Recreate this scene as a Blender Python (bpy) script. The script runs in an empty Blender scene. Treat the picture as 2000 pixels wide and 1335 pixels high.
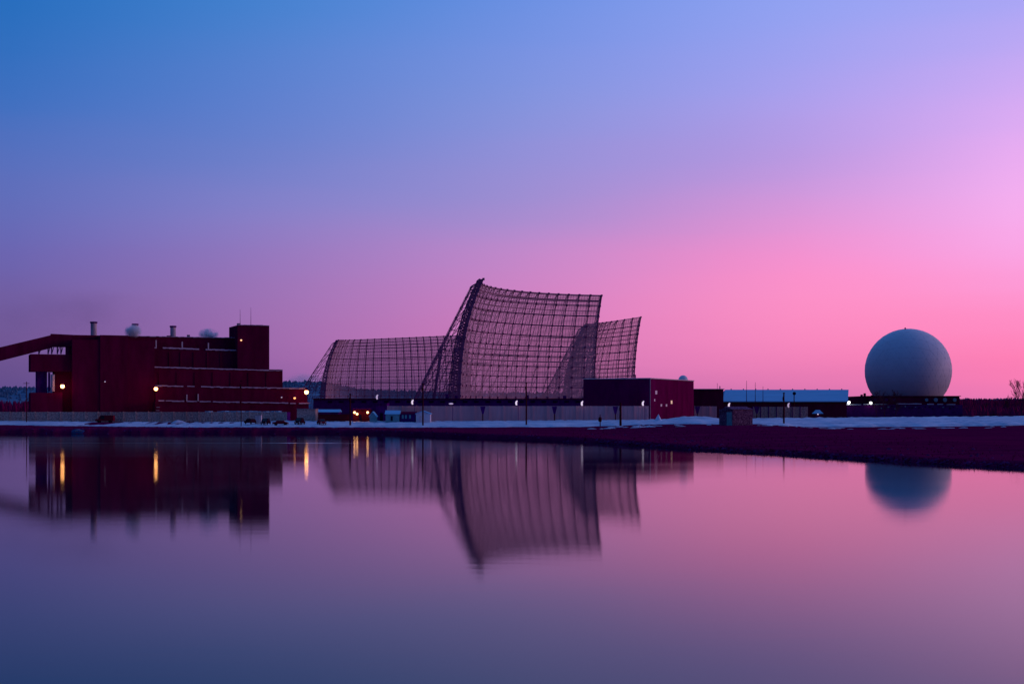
import bpy, math, random
from mathutils import Vector
R = math.radians
random.seed(7)
scene = bpy.context.scene
C = scene.collection
F_PX, HZ, CZ = 2778.0, 799.0, 6.0        # focal length (px of a 2000 px frame), horizon row, eye height

scene.cycles.volume_bounces = 4
# ------------------------------------------------------------------ camera
cam = bpy.data.cameras.new('camera')
cam.lens = 36.0 * F_PX / 2000.0
cam.sensor_width = 36.0
cam.shift_y = (HZ - 667.5) / 2000.0
cam.clip_start, cam.clip_end = 0.5, 60000
cam_o = bpy.data.objects.new('camera', cam)
C.objects.link(cam_o)
cam_o.location = (0, 0, CZ)
cam_o.rotation_euler = (R(90), 0, 0)
scene.camera = cam_o
scene.view_settings.view_transform = 'Standard'
scene.view_settings.look = 'None'
scene.view_settings.exposure = 0.0
scene.view_settings.gamma = 1.0

def lin(c, k=1.0):
    o = []
    for v in c:
        v /= 255.0
        o.append((v / 12.92 if v <= 0.04045 else ((v + 0.055) / 1.055) ** 2.4) * k)
    return (o[0], o[1], o[2], 1.0)

# ------------------------------------------------------------------ world: dusk sky, afterglow low on the right
world = bpy.data.worlds.new('World')
scene.world = world
world.use_nodes = True
nt = world.node_tree
nt.nodes.clear()
def N(t, **kw):
    n = nt.nodes.new(t)
    for k, v in kw.items(): setattr(n, k, v)
    return n
def M_(op, a, b=None, clamp=False):
    n = N('ShaderNodeMath', operation=op); n.use_clamp = clamp
    for i, v in enumerate((a, b)):
        if v is None: continue
        if isinstance(v, (int, float)): n.inputs[i].default_value = v
        else: nt.links.new(v, n.inputs[i])
    return n.outputs[0]
tc = N('ShaderNodeTexCoord'); sep = N('ShaderNodeSeparateXYZ')
nt.links.new(tc.outputs['Generated'], sep.inputs[0])
sx, sy, sz = sep.outputs
az = M_('ARCTAN2', sx, sy)                                  # 0 straight ahead, + to the right
el = M_('ARCSINE', sz)
mp = N('ShaderNodeMapping'); mp.inputs['Scale'].default_value = (2.0, 2.0, 26.0)
nt.links.new(tc.outputs['Generated'], mp.inputs[0])
nz = N('ShaderNodeTexNoise'); nz.inputs['Scale'].default_value = 1.6; nz.inputs['Detail'].default_value = 4
nt.links.new(mp.outputs[0], nz.inputs[0])
el2 = M_('ADD', el, M_('MULTIPLY', M_('SUBTRACT', nz.outputs[0], 0.5), 0.016))
EM = R(90)
def ramp(stops):                                            # (elevation in degrees, sRGB)
    r = N('ShaderNodeValToRGB'); e = r.color_ramp.elements
    while len(e) > 1: e.remove(e[-1])
    for i, (d, c) in enumerate(stops):
        p = math.sqrt(max(0.0, R(d) / EM))
        x = e[0] if i == 0 else e.new(p)
        x.position = p; x.color = lin(c)
    r.color_ramp.interpolation = 'B_SPLINE' if False else 'LINEAR'
    nt.links.new(elf, r.inputs[0])
    return r.outputs[0]
elf = M_('SQRT', M_('MAXIMUM', M_('DIVIDE', el2, EM), 0.0))
ROWS = [799, 760, 700, 600, 500, 400, 300, 200, 100, 0]
def col(px, cs, tail):
    a = math.atan((px - 1000) / F_PX)
    st = [(math.degrees(math.atan((HZ - y) * math.cos(a) / F_PX)), c) for y, c in zip(ROWS, cs)]
    return ramp(st + tail)
ZEN = [(32, (62, 112, 190)), (90, (48, 92, 170))]
cols = [
 (25,   [(88,74,136),(96,76,138),(110,84,145),(114,92,158),(108,101,176),(99,109,185),(86,112,190),(66,112,192),(51,111,191),(41,110,190)], ZEN),
 (515,  [(132,92,160),(140,96,162),(156,104,170),(158,112,178),(148,120,190),(133,128,200),(109,128,203),(96,128,206),(84,129,207),(70,129,207)], ZEN),
 (1015, [(168,104,166),(186,110,172),(206,120,182),(208,128,192),(194,136,202),(162,141,209),(146,144,216),(131,147,221),(120,146,225),(107,144,226)], ZEN),
 (1515, [(198,114,172),(218,118,176),(240,130,186),(250,142,197),(242,144,206),(208,150,218),(182,152,225),(170,158,235),(155,160,239),(143,161,241)], [(32,(90,130,205)),(90,(48,92,170))]),
 (1980, [(222,120,178),(240,122,180),(254,128,182),(255,145,202),(251,163,226),(245,173,238),(232,172,241),(212,170,243),(190,168,244),(170,166,245)], [(32,(110,145,215)),(90,(48,92,170))]),
]
glow = ramp([(0,(235,140,190)),(6,(255,160,210)),(14,(240,175,235)),(26,(150,160,225)),(50,(70,115,190)),(90,(48,92,170))])
rear = ramp([(0,(74,34,70)),(6,(66,42,84)),(20,(46,64,122)),(50,(44,88,160)),(90,(48,92,170))])
rl = ramp([(0,(46,42,84)),(8,(40,54,112)),(20,(30,76,140)),(50,(42,90,165)),(90,(48,92,170))])
def smooth(a0, a1):
    n = N('ShaderNodeMapRange'); n.interpolation_type = 'LINEAR'
    n.inputs['From Min'].default_value = a0; n.inputs['From Max'].default_value = a1
    nt.links.new(az, n.inputs['Value']); return n.outputs[0]
def mix(f, a, b):
    n = N('ShaderNodeMix', data_type='RGBA')
    nt.links.new(f, n.inputs[0]); nt.links.new(a, n.inputs[6]); nt.links.new(b, n.inputs[7])
    return n.outputs[2]
def cub(xs, ys, x):                                         # smooth (Catmull-Rom) table lookup
    n = len(xs); i = max(0, min(n-2, next((k for k in range(n-1) if x <= xs[k+1]), n-2)))
    sl_ = lambda k: (ys[min(k+1,n-1)]-ys[max(k-1,0)])/(xs[min(k+1,n-1)]-xs[max(k-1,0)])
    h = xs[i+1]-xs[i]; t_ = (x-xs[i])/h
    return (2*t_**3-3*t_**2+1)*ys[i]+(t_**3-2*t_**2+t_)*h*sl_(i)+(-2*t_**3+3*t_**2)*ys[i+1]+(t_**3-t_**2)*h*sl_(i+1)
PXS = [c_[0] for c_ in cols]
NC = 15; FINE = [799,780,760,730,700,660,620,580,540,500,460,420,380,340,300,260,220,180,140,100,50,0]
fc = []
for k in range(NC):
    px = PXS[0] + (PXS[-1]-PXS[0])*k/(NC-1); cs = []
    for y in FINE:
        cs.append(tuple(max(0, min(255, cub(PXS, [cub([-r_ for r_ in ROWS], [c_[1][j][ch] for j in range(len(ROWS))], -y) for c_ in cols], px))) for ch in range(3)))
    u_ = k/(NC-1)
    tl = [(32, tuple(62+(110-62)*u_ if ch == 0 else ((112+(145-112)*u_) if ch == 1 else 190+25*u_) for ch in range(3))), (90, (48,92,170))]
    fc.append((px, cs, tl))
ROWS = FINE
cols = fc
glow = ramp([(0,(235,140,190)),(6,(255,160,210)),(14,(240,175,235)),(26,(150,160,225)),(50,(70,115,190)),(90,(48,92,170))])
rear = ramp([(0,(34,26,60)),(6,(34,36,78)),(20,(34,62,122)),(50,(44,88,160)),(90,(48,92,170))])
rl = ramp([(0,(46,42,84)),(8,(40,54,112)),(20,(30,76,140)),(50,(42,90,165)),(90,(48,92,170))])
def smooth(a0, a1):
    n = N('ShaderNodeMapRange'); n.interpolation_type = 'LINEAR'
    n.inputs['From Min'].default_value = a0; n.inputs['From Max'].default_value = a1
    nt.links.new(az, n.inputs['Value']); return n.outputs[0]
def mix(f, a, b):
    n = N('ShaderNodeMix', data_type='RGBA')
    nt.links.new(f, n.inputs[0]); nt.links.new(a, n.inputs[6]); nt.links.new(b, n.inputs[7])
    return n.outputs[2]
A = [math.atan((p - 1000) / F_PX) for p, _, _ in cols]
rc = [col(*c) for c in cols]
s = mix(smooth(R(-170), R(-100)), rear, rl)
s = mix(smooth(R(-60), A[0]), s, rc[0])
for i in range(1, NC):
    s = mix(smooth(A[i-1], A[i]), s, rc[i])
s = mix(smooth(A[-1], R(42)), s, glow)
s = mix(smooth(R(75), R(135)), s, rear)
below = N('ShaderNodeRGB'); below.outputs[0].default_value = lin((28, 16, 42))
s = mix(M_('MULTIPLY', el, -40.0, True), s, below.outputs[0])
bg = N('ShaderNodeBackground'); bg.inputs['Strength'].default_value = 1.0
nt.links.new(s, bg.inputs['Color'])
wo = N('ShaderNodeOutputWorld'); nt.links.new(bg.outputs[0], wo.inputs[0])
world.cycles.sampling_method = 'MANUAL'
world.cycles.sample_map_resolution = 1024

# last light from below the horizon on the right, behind the radome
sl = bpy.data.lights.new('sun', 'SUN'); sl.energy = 0.5; sl.angle = R(25); sl.color = (1.0, 0.62, 0.80)
so = bpy.data.objects.new('sun', sl); C.objects.link(so)
so.rotation_euler = (Vector((-math.sin(R(88)), -math.cos(R(88)), -0.05))).to_track_quat('-Z', 'Y').to_euler()

# ------------------------------------------------------------------ materials
MATS = {}
def mat(name, rgb, rough=0.85, var=0.25, scale=1.0, stretch=(1,1,1), bump=0.0, metal=0.0, rgb2=None, thr=None, obj=True):
    if name in MATS: return MATS[name]
    m = bpy.data.materials.new(name); m.use_nodes = True
    t = m.node_tree; b = t.nodes['Principled BSDF']
    b.inputs['Roughness'].default_value = rough; b.inputs['Metallic'].default_value = metal
    if rough > 0.58: b.inputs['Specular IOR Level'].default_value = 0.0
    g = t.nodes.new('ShaderNodeNewGeometry')
    mpn = t.nodes.new('ShaderNodeMapping'); mpn.inputs['Scale'].default_value = stretch
    t.links.new(g.outputs['Position'], mpn.inputs[0])
    n = t.nodes.new('ShaderNodeTexNoise'); n.inputs['Scale'].default_value = scale; n.inputs['Detail'].default_value = 6; n.inputs['Roughness'].default_value = 0.65
    t.links.new(mpn.outputs[0], n.inputs[0])
    r = t.nodes.new('ShaderNodeValToRGB')
    c2 = rgb2 or tuple(min(1, v * (1 + var)) for v in rgb)
    c1 = rgb if rgb2 else tuple(v * (1 - var) for v in rgb)
    lo, hi = thr or (0.3, 0.7)
    r.color_ramp.elements[0].position = lo; r.color_ramp.elements[1].position = hi
    r.color_ramp.elements[0].color = (*c1, 1); r.color_ramp.elements[1].color = (*c2, 1)
    t.links.new(n.outputs[0], r.inputs[0]); t.links.new(r.outputs[0], b.inputs['Base Color'])
    if bump:
        bp = t.nodes.new('ShaderNodeBump'); bp.inputs['Strength'].default_value = bump; bp.inputs['Distance'].default_value = 0.2
        t.links.new(n.outputs[0], bp.inputs['Height']); t.links.new(bp.outputs[0], b.inputs['Normal'])
    MATS[name] = m
    return m
def emis(name, rgb, k):
    m = bpy.data.materials.new(name); m.use_nodes = True
    t = m.node_tree; b = t.nodes['Principled BSDF']
    b.inputs['Base Color'].default_value = (*rgb, 1)
    b.inputs['Emission Color'].default_value = (*rgb, 1); b.inputs['Emission Strength'].default_value = k
    return m

m_red = mat('red siding', (0.17, 0.002, 0.040), var=0.3, scale=0.35, stretch=(1, 1, 0.25))
m_red2 = mat('dark red siding', (0.14, 0.002, 0.040), var=0.3, scale=0.3, stretch=(1, 1, 0.3))
m_plum = mat('plum siding', (0.17, 0.002, 0.065), var=0.25, scale=0.3, stretch=(1, 1, 0.3))
m_brick = mat('brick', (0.16, 0.01, 0.02), var=0.3, scale=3)
m_navy = mat('dark blue metal', (0.12, 0.008, 0.16), var=0.35, scale=0.6)
m_steel = mat('antenna steel', (0.34, 0.10, 0.22), var=0.2, scale=0.3, rough=0.6)
m_wire = mat('reflector wire', (0.60, 0.34, 0.42), var=0.2, scale=0.2, rough=0.6)
m_wall = mat('grey wall cladding', (0.86, 0.40, 0.40), var=0.12, scale=0.5, stretch=(1.5, 1, 0.3))
m_fence = mat('weathered slatted fence', (0.36, 0.17, 0.17), rgb2=(0.85, 0.55, 0.42), scale=2.2, stretch=(1.6, 1, 1.0), thr=(0.38, 0.62))
m_snow = mat('snow', (0.42, 0.48, 0.58), rgb2=(0.82, 0.82, 0.88), thr=(0.36, 0.62), scale=0.35, stretch=(0.3, 1, 1), bump=0.5, rough=0.7)
m_snowedge = mat('snow crust', (0.70, 0.50, 0.60), var=0.25, scale=0.8)
m_roofblue = mat('frosted roof sheet', (0.28, 0.62, 0.80), var=0.08, scale=0.5, stretch=(0.2, 1, 1))
m_soil = mat('dead grass soil', (0.10, 0.002, 0.036), rgb2=(0.25, 0.005, 0.068), scale=0.12, stretch=(0.35, 1, 1), thr=(0.3, 0.75), bump=0.3)
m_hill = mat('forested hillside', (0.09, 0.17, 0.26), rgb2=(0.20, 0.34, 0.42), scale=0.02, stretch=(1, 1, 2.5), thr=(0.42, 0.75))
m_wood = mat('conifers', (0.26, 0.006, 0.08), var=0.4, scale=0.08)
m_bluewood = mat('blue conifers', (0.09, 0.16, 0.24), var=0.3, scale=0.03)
m_bark = mat('bark', (0.12, 0.04, 0.06), var=0.4, scale=2)
m_pole = mat('tarred wood', (0.10, 0.012, 0.02), var=0.3, scale=2)
m_grass = mat('dead grass', (0.20, 0.004, 0.06), var=0.5, scale=0.5)
m_stone = mat('wet stones', (0.14, 0.02, 0.10), var=0.5, scale=0.8)
m_white = mat('white painted boards', (0.88, 0.72, 0.74), var=0.1, scale=1.5)
m_pale = mat('pale panel', (0.8, 0.62, 0.6), var=0.1, scale=1.5)
m_teal = mat('blue painted boards', (0.22, 0.42, 0.42), var=0.2, scale=1.5)
m_dark = mat('dark opening', (0.02, 0.01, 0.03), var=0.2)
m_stack = mat('galvanised stack', (0.62, 0.45, 0.48), var=0.3, scale=0.8, rough=0.45, metal=0.0)
m_radome = mat('radome panels', (0.74, 0.74, 0.76), var=0.06, scale=0.12, rough=0.55)
m_seam = mat('radome seam', (0.62, 0.62, 0.66), var=0.15, scale=0.3)
m_carred = mat('maroon car paint', (0.22, 0.01, 0.03), rough=0.6, var=0.1)
m_cardark = mat('black car paint', (0.05, 0.008, 0.02), rough=0.6, var=0.1)
m_glass = mat('car glass', (0.02, 0.02, 0.03), rough=0.15, var=0.1)
m_tyre = mat('tyre rubber', (0.02, 0.02, 0.02), rough=0.8)
m_light = mat('headlight lens', (0.8, 0.8, 0.8), rough=0.2)
m_hut = mat('mottled hut boards', (0.08, 0.02, 0.07), rgb2=(0.42, 0.20, 0.30), scale=3.0, thr=(0.42, 0.66))
m_boat = mat('dark blue hull', (0.03, 0.04, 0.16), rough=0.4)
m_conc = mat('concrete', (0.35, 0.25, 0.28), var=0.2, scale=1)
e_or = emis('sodium lamp', (1.0, 0.38, 0.12), 12)
e_or2 = emis('small sodium lamp', (1.0, 0.45, 0.18), 6)
e_small = emis('small amber lamp', (1.0, 0.35, 0.12), 2.2)
e_red = emis('small red lamp', (1.0, 0.10, 0.05), 2.0)
e_tiny = emis('tiny sodium lamp', (1.0, 0.5, 0.22), 1.6)
e_pink = emis('mercury lamp', (1.0, 0.80, 0.92), 0.72)
e_dim = emis('dim mercury lamp', (0.8, 0.6, 0.8), 0.45)
e_white = emis('white floodlamp', (0.98, 1.0, 0.90), 4)
e_win = emis("lit pane", (0.42, 0.26, 0.40), 0.28)
e_winw = emis('warm lit pane', (0.9, 0.55, 0.38), 0.55)

# ------------------------------------------------------------------ mesh helpers
class MB:
    def __init__(s): s.v = []; s.f = []; s.sm = []
    def add(s, vs, fs, smooth=False):
        n = len(s.v); s.v += [tuple(v) for v in vs]; s.f += [tuple(i + n for i in f) for f in fs]; s.sm += [smooth] * len(fs); return s
    def hexa(s, p):                                            # 8 points: bottom ring 0-3, top ring 4-7
        return s.add(p, [(3,2,1,0),(4,5,6,7),(0,1,5,4),(1,2,6,5),(2,3,7,6),(3,0,4,7)])
    def box(s, x0, x1, y0, y1, z0, z1):
        return s.hexa([(x0,y0,z0),(x1,y0,z0),(x1,y1,z0),(x0,y1,z0),(x0,y0,z1),(x1,y0,z1),(x1,y1,z1),(x0,y1,z1)])
    def bar(s, a, b, w, w2=None):                              # square bar from a to b
        a = Vector(a); b = Vector(b); d = b - a
        if d.length < 1e-6: return s
        d.normalize(); up = Vector((0,0,1)) if abs(d.z) < 0.9 else Vector((0,1,0))
        x = d.cross(up).normalized(); y = d.cross(x).normalized(); w2 = w if w2 is None else w2
        q = []
        for p, h in ((a, w/2), (b, w2/2)):
            q += [p + x*h + y*h, p - x*h + y*h, p - x*h - y*h, p + x*h - y*h]
        return s.hexa(q)
    def tube(s, pts, rad, n=10, cap=True):
        pts = [Vector(p) for p in pts]; rings = []
        for i, p in enumerate(pts):
            d = (pts[min(i+1, len(pts)-1)] - pts[max(i-1, 0)]).normalized()
            up = Vector((0,0,1)) if abs(d.z) < 0.9 else Vector((0,1,0))
            x = d.cross(up).normalized(); y = d.cross(x).normalized()
            r = rad[i] if isinstance(rad, (list, tuple)) else rad
            rings.append([p + x*(r*math.cos(2*math.pi*k/n)) + y*(r*math.sin(2*math.pi*k/n)) for k in range(n)])
        vs = [v for r_ in rings for v in r_]; fs = []
        for i in range(len(pts)-1):
            for k in range(n): fs.append((i*n+k, i*n+(k+1)%n, (i+1)*n+(k+1)%n, (i+1)*n+k))
        s.add(vs, fs, True)
        if cap: s.add(rings[0], [tuple(range(n))]); s.add(rings[-1], [tuple(range(n))[::-1]])
        return s
    def ball(s, c, r, nu=14, nv=9, sq=(1,1,1), z0=-1.0):
        vs = []; fs = []
        for j in range(nv+1):
            th = math.acos(z0) * (1 - j/nv)
            for i in range(nu):
                ph = 2*math.pi*i/nu
                vs.append((c[0]+r*sq[0]*math.sin(th)*math.cos(ph), c[1]+r*sq[1]*math.sin(th)*math.sin(ph), c[2]+r*sq[2]*math.cos(th)))
        for j in range(nv):
            for i in range(nu): fs.append((j*nu+i, j*nu+(i+1)%nu, (j+1)*nu+(i+1)%nu, (j+1)*nu+i))
        return s.add(vs, fs, True)
    def build(s, name, m, parent=None, origin=None):
        o0 = Vector(origin) if origin is not None else Vector((0,0,0))
        me = bpy.data.meshes.new(name)
        me.from_pydata([tuple(Vector(v) - o0) for v in s.v], [], s.f); me.update()
        me.polygons.foreach_set('use_smooth', s.sm)
        if m: me.materials.append(m)
        o = bpy.data.objects.new(name, me); C.objects.link(o)
        if parent is not None:
            o.parent = parent
            base = root_loc(parent)
            o.location = o0 - base
        else: o.location = o0
        return o
def root_loc(o):
    p = Vector(o.location); q = o.parent
    while q is not None: p = p + Vector(q.location); q = q.parent
    return p
def tag(o, label, cat, group=None):
    o['label'] = label; o['category'] = cat
    if group: o['group'] = group
    return o
def thing(name, loc, label, cat, group=None):
    o = bpy.data.objects.new(name, None); C.objects.link(o); o.location = loc
    return tag(o, label, cat, group)
def struct(o, kind='structure'): o['kind'] = kind; return o
def at(px, py, Y): return Vector(((px-1000)/F_PX*Y, Y, CZ + (HZ-py)/F_PX*Y))
def interp(x, xs, ys):
    if x <= xs[0]: return ys[0]
    for i in range(1, len(xs)):
        if x <= xs[i]:
            t = (x-xs[i-1])/(xs[i]-xs[i-1]); return ys[i-1] + (ys[i]-ys[i-1])*t
    return ys[-1]

# ------------------------------------------------------------------ terrain
SHX = [-1500,-400,-130,-50,-30,-11,16,27,37,43,48,53,70,110,400]
SHY = [400,372,352,350,336,300,254,210,190,167,153,144,114,56,-200]
def shore(x):
    y = 0; 
    for d, w in ((-3,.2),(-1.5,.2),(0,.2),(1.5,.2),(3,.2)): y += w*interp(x+d, SHX, SHY)
    return y + 0.5*math.sin(x*0.9) + 0.35*math.sin(x*2.3+1)
SP = [0,200,400,600,900,1150,1240,1350,1400,1480,1550,1600,1800,1990,2100]
SF = [829,832,834,834,834,833,829,827,828,827,832,835,833,830,829]
TP = [0,120,185,205,260,350,470,600,800,1000,1100,1250,1300,1330,1380,1410,1480,1600,1800,1990,2100]
TT = [821,822,823,826.5,823,824,823,820.5,822,821,820,819.5,818,813.2,812.8,817.5,816,815,813.5,812,812]
def yfront(x): return interp(x, [-150, 25, 60], [399, 392, 384])
def px_of(x, y): return 1000 + x/y*F_PX
def zfront(x):
    y = yfront(x); return CZ - (interp(px_of(x,y), SP, SF)-HZ)*y/F_PX
PLAT = 2.2
def gz(x, y):
    s0 = y - shore(x); L = x < 10
    zb = interp(x, [-60, 10, 30], [1.25, 0.9, 0.6])
    if s0 <= 0: return max(-2.0, s0*0.4)
    w = interp(x, [0, 30], [1.6, 4.0])
    if s0 < w: return zb*(s0/w)**0.6
    yf = max(yfront(x), shore(x)+w+0.5)
    if y < yf: return zb + (zfront(x)-0.06-zb)*((y-shore(x)-w)/(yf-shore(x)-w))
    if y < yf+22: return zfront(x)-0.06 + (PLAT-zfront(x)+0.06)*(y-yf)/22
    return PLAT
def xs_grid():
    x = -2.0e4; out = [-30000,-8000,-2500,-900,-450,-300]
    x = -200
    while x < 150: out.append(x); x += 0.9 if -160 < x < 90 else 4
    return out + [200,300,500,900,2500,8000,30000]
def grid(xs, rows, fn):
    vs = []; fs = []; n = len(xs)
    for r_ in rows:
        for x in xs: vs.append(fn(x, r_))
    for j in range(len(rows)-1):
        for i in range(n-1): fs.append((j*n+i, j*n+i+1, (j+1)*n+i+1, (j+1)*n+i))
    return vs, fs
rows = [('s',-12),('s',-4),('s',-1),('s',0),('s',.3),('s',.8),('s',1.5),('s',2.5),('s',4),('s',6),('s',9.2)] + \
       [('f',k/24) for k in range(1,25)] + [('a',v) for v in (470,500,560,700,1000,1800,4000,12000,40000)]
def gp(x, r_):
    k, v = r_; sh = shore(x)
    y = sh+v if k == 's' else (sh+9.2+(450-sh-9.2)*v if k == 'f' else v)
    z = gz(x, y)
    if 0 < y-sh < 60: z += 0.05*math.sin(x*1.7+y*.8)*math.sin(x*.53+y*1.9) + random.uniform(-.035,.05)
    return (x, y, z)
b = MB(); b.add(*grid(xs_grid(), rows, gp), True)
ground = struct(b.build('ground', m_soil))

# water
mw = bpy.data.materials.new('pond water'); mw.use_nodes = True
t = mw.node_tree; t.nodes.remove(t.nodes['Principled BSDF'])
gl = t.nodes.new('ShaderNodeBsdfAnisotropic'); gl.distribution = 'BECKMANN'; gl.inputs['Color'].default_value = (0.93, 0.97, 0.96, 1)
df = t.nodes.new('ShaderNodeBsdfDiffuse'); df.inputs['Color'].default_value = (0.010, 0.012, 0.03, 1)
fr = t.nodes.new('ShaderNodeFresnel'); fr.inputs['IOR'].default_value = 1.18
mx = t.nodes.new('ShaderNodeMixShader')
t.links.new(fr.outputs[0], mx.inputs[0]); t.links.new(df.outputs[0], mx.inputs[1]); t.links.new(gl.outputs[0], mx.inputs[2])
t.links.new(mx.outputs[0], t.nodes['Material Output'].inputs['Surface'])
g = t.nodes.new('ShaderNodeNewGeometry')
mpn = t.nodes.new('ShaderNodeMapping'); mpn.inputs['Scale'].default_value = (0.012, 0.05, 1)
t.links.new(g.outputs['Position'], mpn.inputs[0])
n1 = t.nodes.new('ShaderNodeTexNoise'); n1.inputs['Scale'].default_value = 1.0; n1.inputs['Detail'].default_value = 3
t.links.new(mpn.outputs[0], n1.inputs[0])
mr = t.nodes.new('ShaderNodeMapRange'); mr.inputs['From Min'].default_value = 0.3; mr.inputs['From Max'].default_value = 0.7
mr.inputs['To Min'].default_value = 0.050; mr.inputs['To Max'].default_value = 0.076
t.links.new(n1.outputs[0], mr.inputs['Value'])
spy = t.nodes.new('ShaderNodeSeparateXYZ'); t.links.new(g.outputs['Position'], spy.inputs[0])
my = t.nodes.new('ShaderNodeMapRange'); my.inputs['From Min'].default_value = 90; my.inputs['From Max'].default_value = 270     # sheltered near shore, breeze on the far side
my.inputs['To Min'].default_value = 0.0; my.inputs['To Max'].default_value = 0.03; t.links.new(spy.outputs[1], my.inputs['Value'])
ad = t.nodes.new('ShaderNodeMath'); ad.operation = 'ADD'; t.links.new(mr.outputs[0], ad.inputs[0]); t.links.new(my.outputs[0], ad.inputs[1])
t.links.new(ad.outputs[0], gl.inputs['Roughness'])
mp2 = t.nodes.new('ShaderNodeMapping'); mp2.inputs['Scale'].default_value = (0.25, 0.9, 1)
t.links.new(g.outputs['Position'], mp2.inputs[0])
n2 = t.nodes.new('ShaderNodeTexNoise'); n2.inputs['Scale'].default_value = 1.0; n2.inputs['Detail'].default_value = 2
t.links.new(mp2.outputs[0], n2.inputs[0])
bp = t.nodes.new('ShaderNodeBump'); bp.inputs['Strength'].default_value = 1.0; bp.inputs['Distance'].default_value = 0.0015
t.links.new(n2.outputs[0], bp.inputs['Height']); t.links.new(bp.outputs[0], gl.inputs['Normal'])
b = MB(); b.add([(-9000,-3000,0),(9000,-3000,0),(9000,520,0),(-9000,520,0)], [(0,1,2,3)])
water = struct(b.build('water', mw))
# a cat's-paw: the thin wind ripple along the far side
mrip = mw.copy(); mrip.name = 'rippled water'
[n for n in mrip.node_tree.nodes if n.type == 'BSDF_GLOSSY'][0].inputs['Roughness'].default_value = 0.3
for l in list(mrip.node_tree.links):
    if l.to_socket.name == 'Roughness': mrip.node_tree.links.remove(l)
b = MB(); vs = []; fs = []
xs = [-83 + i*0.9 for i in range(63)]
for i, x in enumerate(xs):
    w = (0.25 + 1.3*math.exp(-((x+37)/7.0)**2)) * (0.6+0.4*math.sin(x*1.3)*math.sin(x*.37))
    w *= min(1, i/4, (len(xs)-1-i)/4)
    y = 253 + 0.6*math.sin(x*.11)
    vs += [(x, y-w, 0.004), (x, y+w, 0.004)]
for i in range(len(xs)-1): fs.append((2*i, 2*i+2, 2*i+3, 2*i+1))
b.add(vs, fs); struct(b.build('water_ripple', mrip))

# snow bank
def vnoise(x, s=1.0): return math.sin(x*0.31*s+1.3)*0.5 + math.sin(x*0.83*s+.4)*0.3 + math.sin(x*1.9*s+2)*0.2
sxs = []; x = -190.0
while x < 175: sxs.append(x); x += 0.8
def snow_pt(x, k):
    yf = yfront(x) + 1.2*vnoise(x) ; px = px_of(x, yf)
    ps = {0:(-.3,0),1:(0,.02),2:(.08,.25),3:(.35,.5),4:(.7,.78),5:(.92,.94),6:(1,1),7:(1.12,.8),8:(1.4,-.1)}[k]
    y = yf + 26*max(0, ps[0]) + (0 if k else -.6)
    zf = CZ - (interp(px, SP, SF)-HZ)*yf/F_PX
    yt = yf+26; zt = CZ - (interp(px_of(x, yt), TP, TT)-HZ)*yt/F_PX
    z = zf + (zt-zf)*ps[1]
    if 2 <= k <= 6: z += 0.07*math.sin(x*2.1+k*1.7) + 0.09*vnoise(x*1.7+k*9) + random.uniform(-.05,.05)
    if k == 0: z = gz(x, y) - 0.25
    if k == 8: z = 2.2
    return (x, y, z)
b = MB(); b.add(*grid(sxs, list(range(9)), snow_pt), True)
struct(b.build('snow_bank', m_snow))
def blob(mb, c, rx, ry, h, n=12, rings=4, cone=False):
    vs = []; fs = []; ph = random.uniform(0,6)
    for j in range(rings+1):
        q = j/rings
        for i in range(n):
            a = 2*math.pi*i/n; w = 1 + .18*math.sin(2*a+ph) + .12*math.sin(3*a+ph*2)
            rr = (1-q)*w; hh = (q**1.4 if cone else math.sin(q*math.pi/2))
            vs.append((c[0]+rx*rr*math.cos(a), c[1]+ry*rr*math.sin(a), c[2]+h*hh))
    for j in range(rings):
        for i in range(n): fs.append((j*n+i, j*n+(i+1)%n, (j+1)*n+(i+1)%n, (j+1)*n+i))
    mb.add(vs, fs, True)
b = MB()
for i in range(70):
    px = random.choice([random.uniform(1150,1395), random.uniform(1180,1300), random.uniform(1480,1640), random.uniform(1600,1990)])
    py = random.uniform(833, 836) if px > 1480 else random.uniform(830.5, 835)
    Y = random.uniform(355, 378); X = (px-1000)/F_PX*Y
    blob(b, (X, Y, gz(X, Y)-.05), random.uniform(.4,1.7), random.uniform(.3,.9), random.uniform(.12,.3))
struct(b.build('snow_patches', m_snow), 'stuff')
c = at(1286, 820, 406); b = MB(); blob(b, (c.x, c.y, c.z-.6), 1.5, 1.5, 2.4, n=16, rings=7, cone=True)
tag(b.build('snow_heap', m_snow, origin=c), 'steep white cone of snow in front of the plum building corner', 'snow heap')
c = at(348, 823, 415); b = MB(); blob(b, (c.x, c.y, c.z-.5), 2.2, 1.4, 0.95, n=16, rings=6)
tag(b.build('snow_heap', m_snow, origin=c), 'small low snow heap against the mottled fence below the power plant', 'snow heap')

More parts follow.
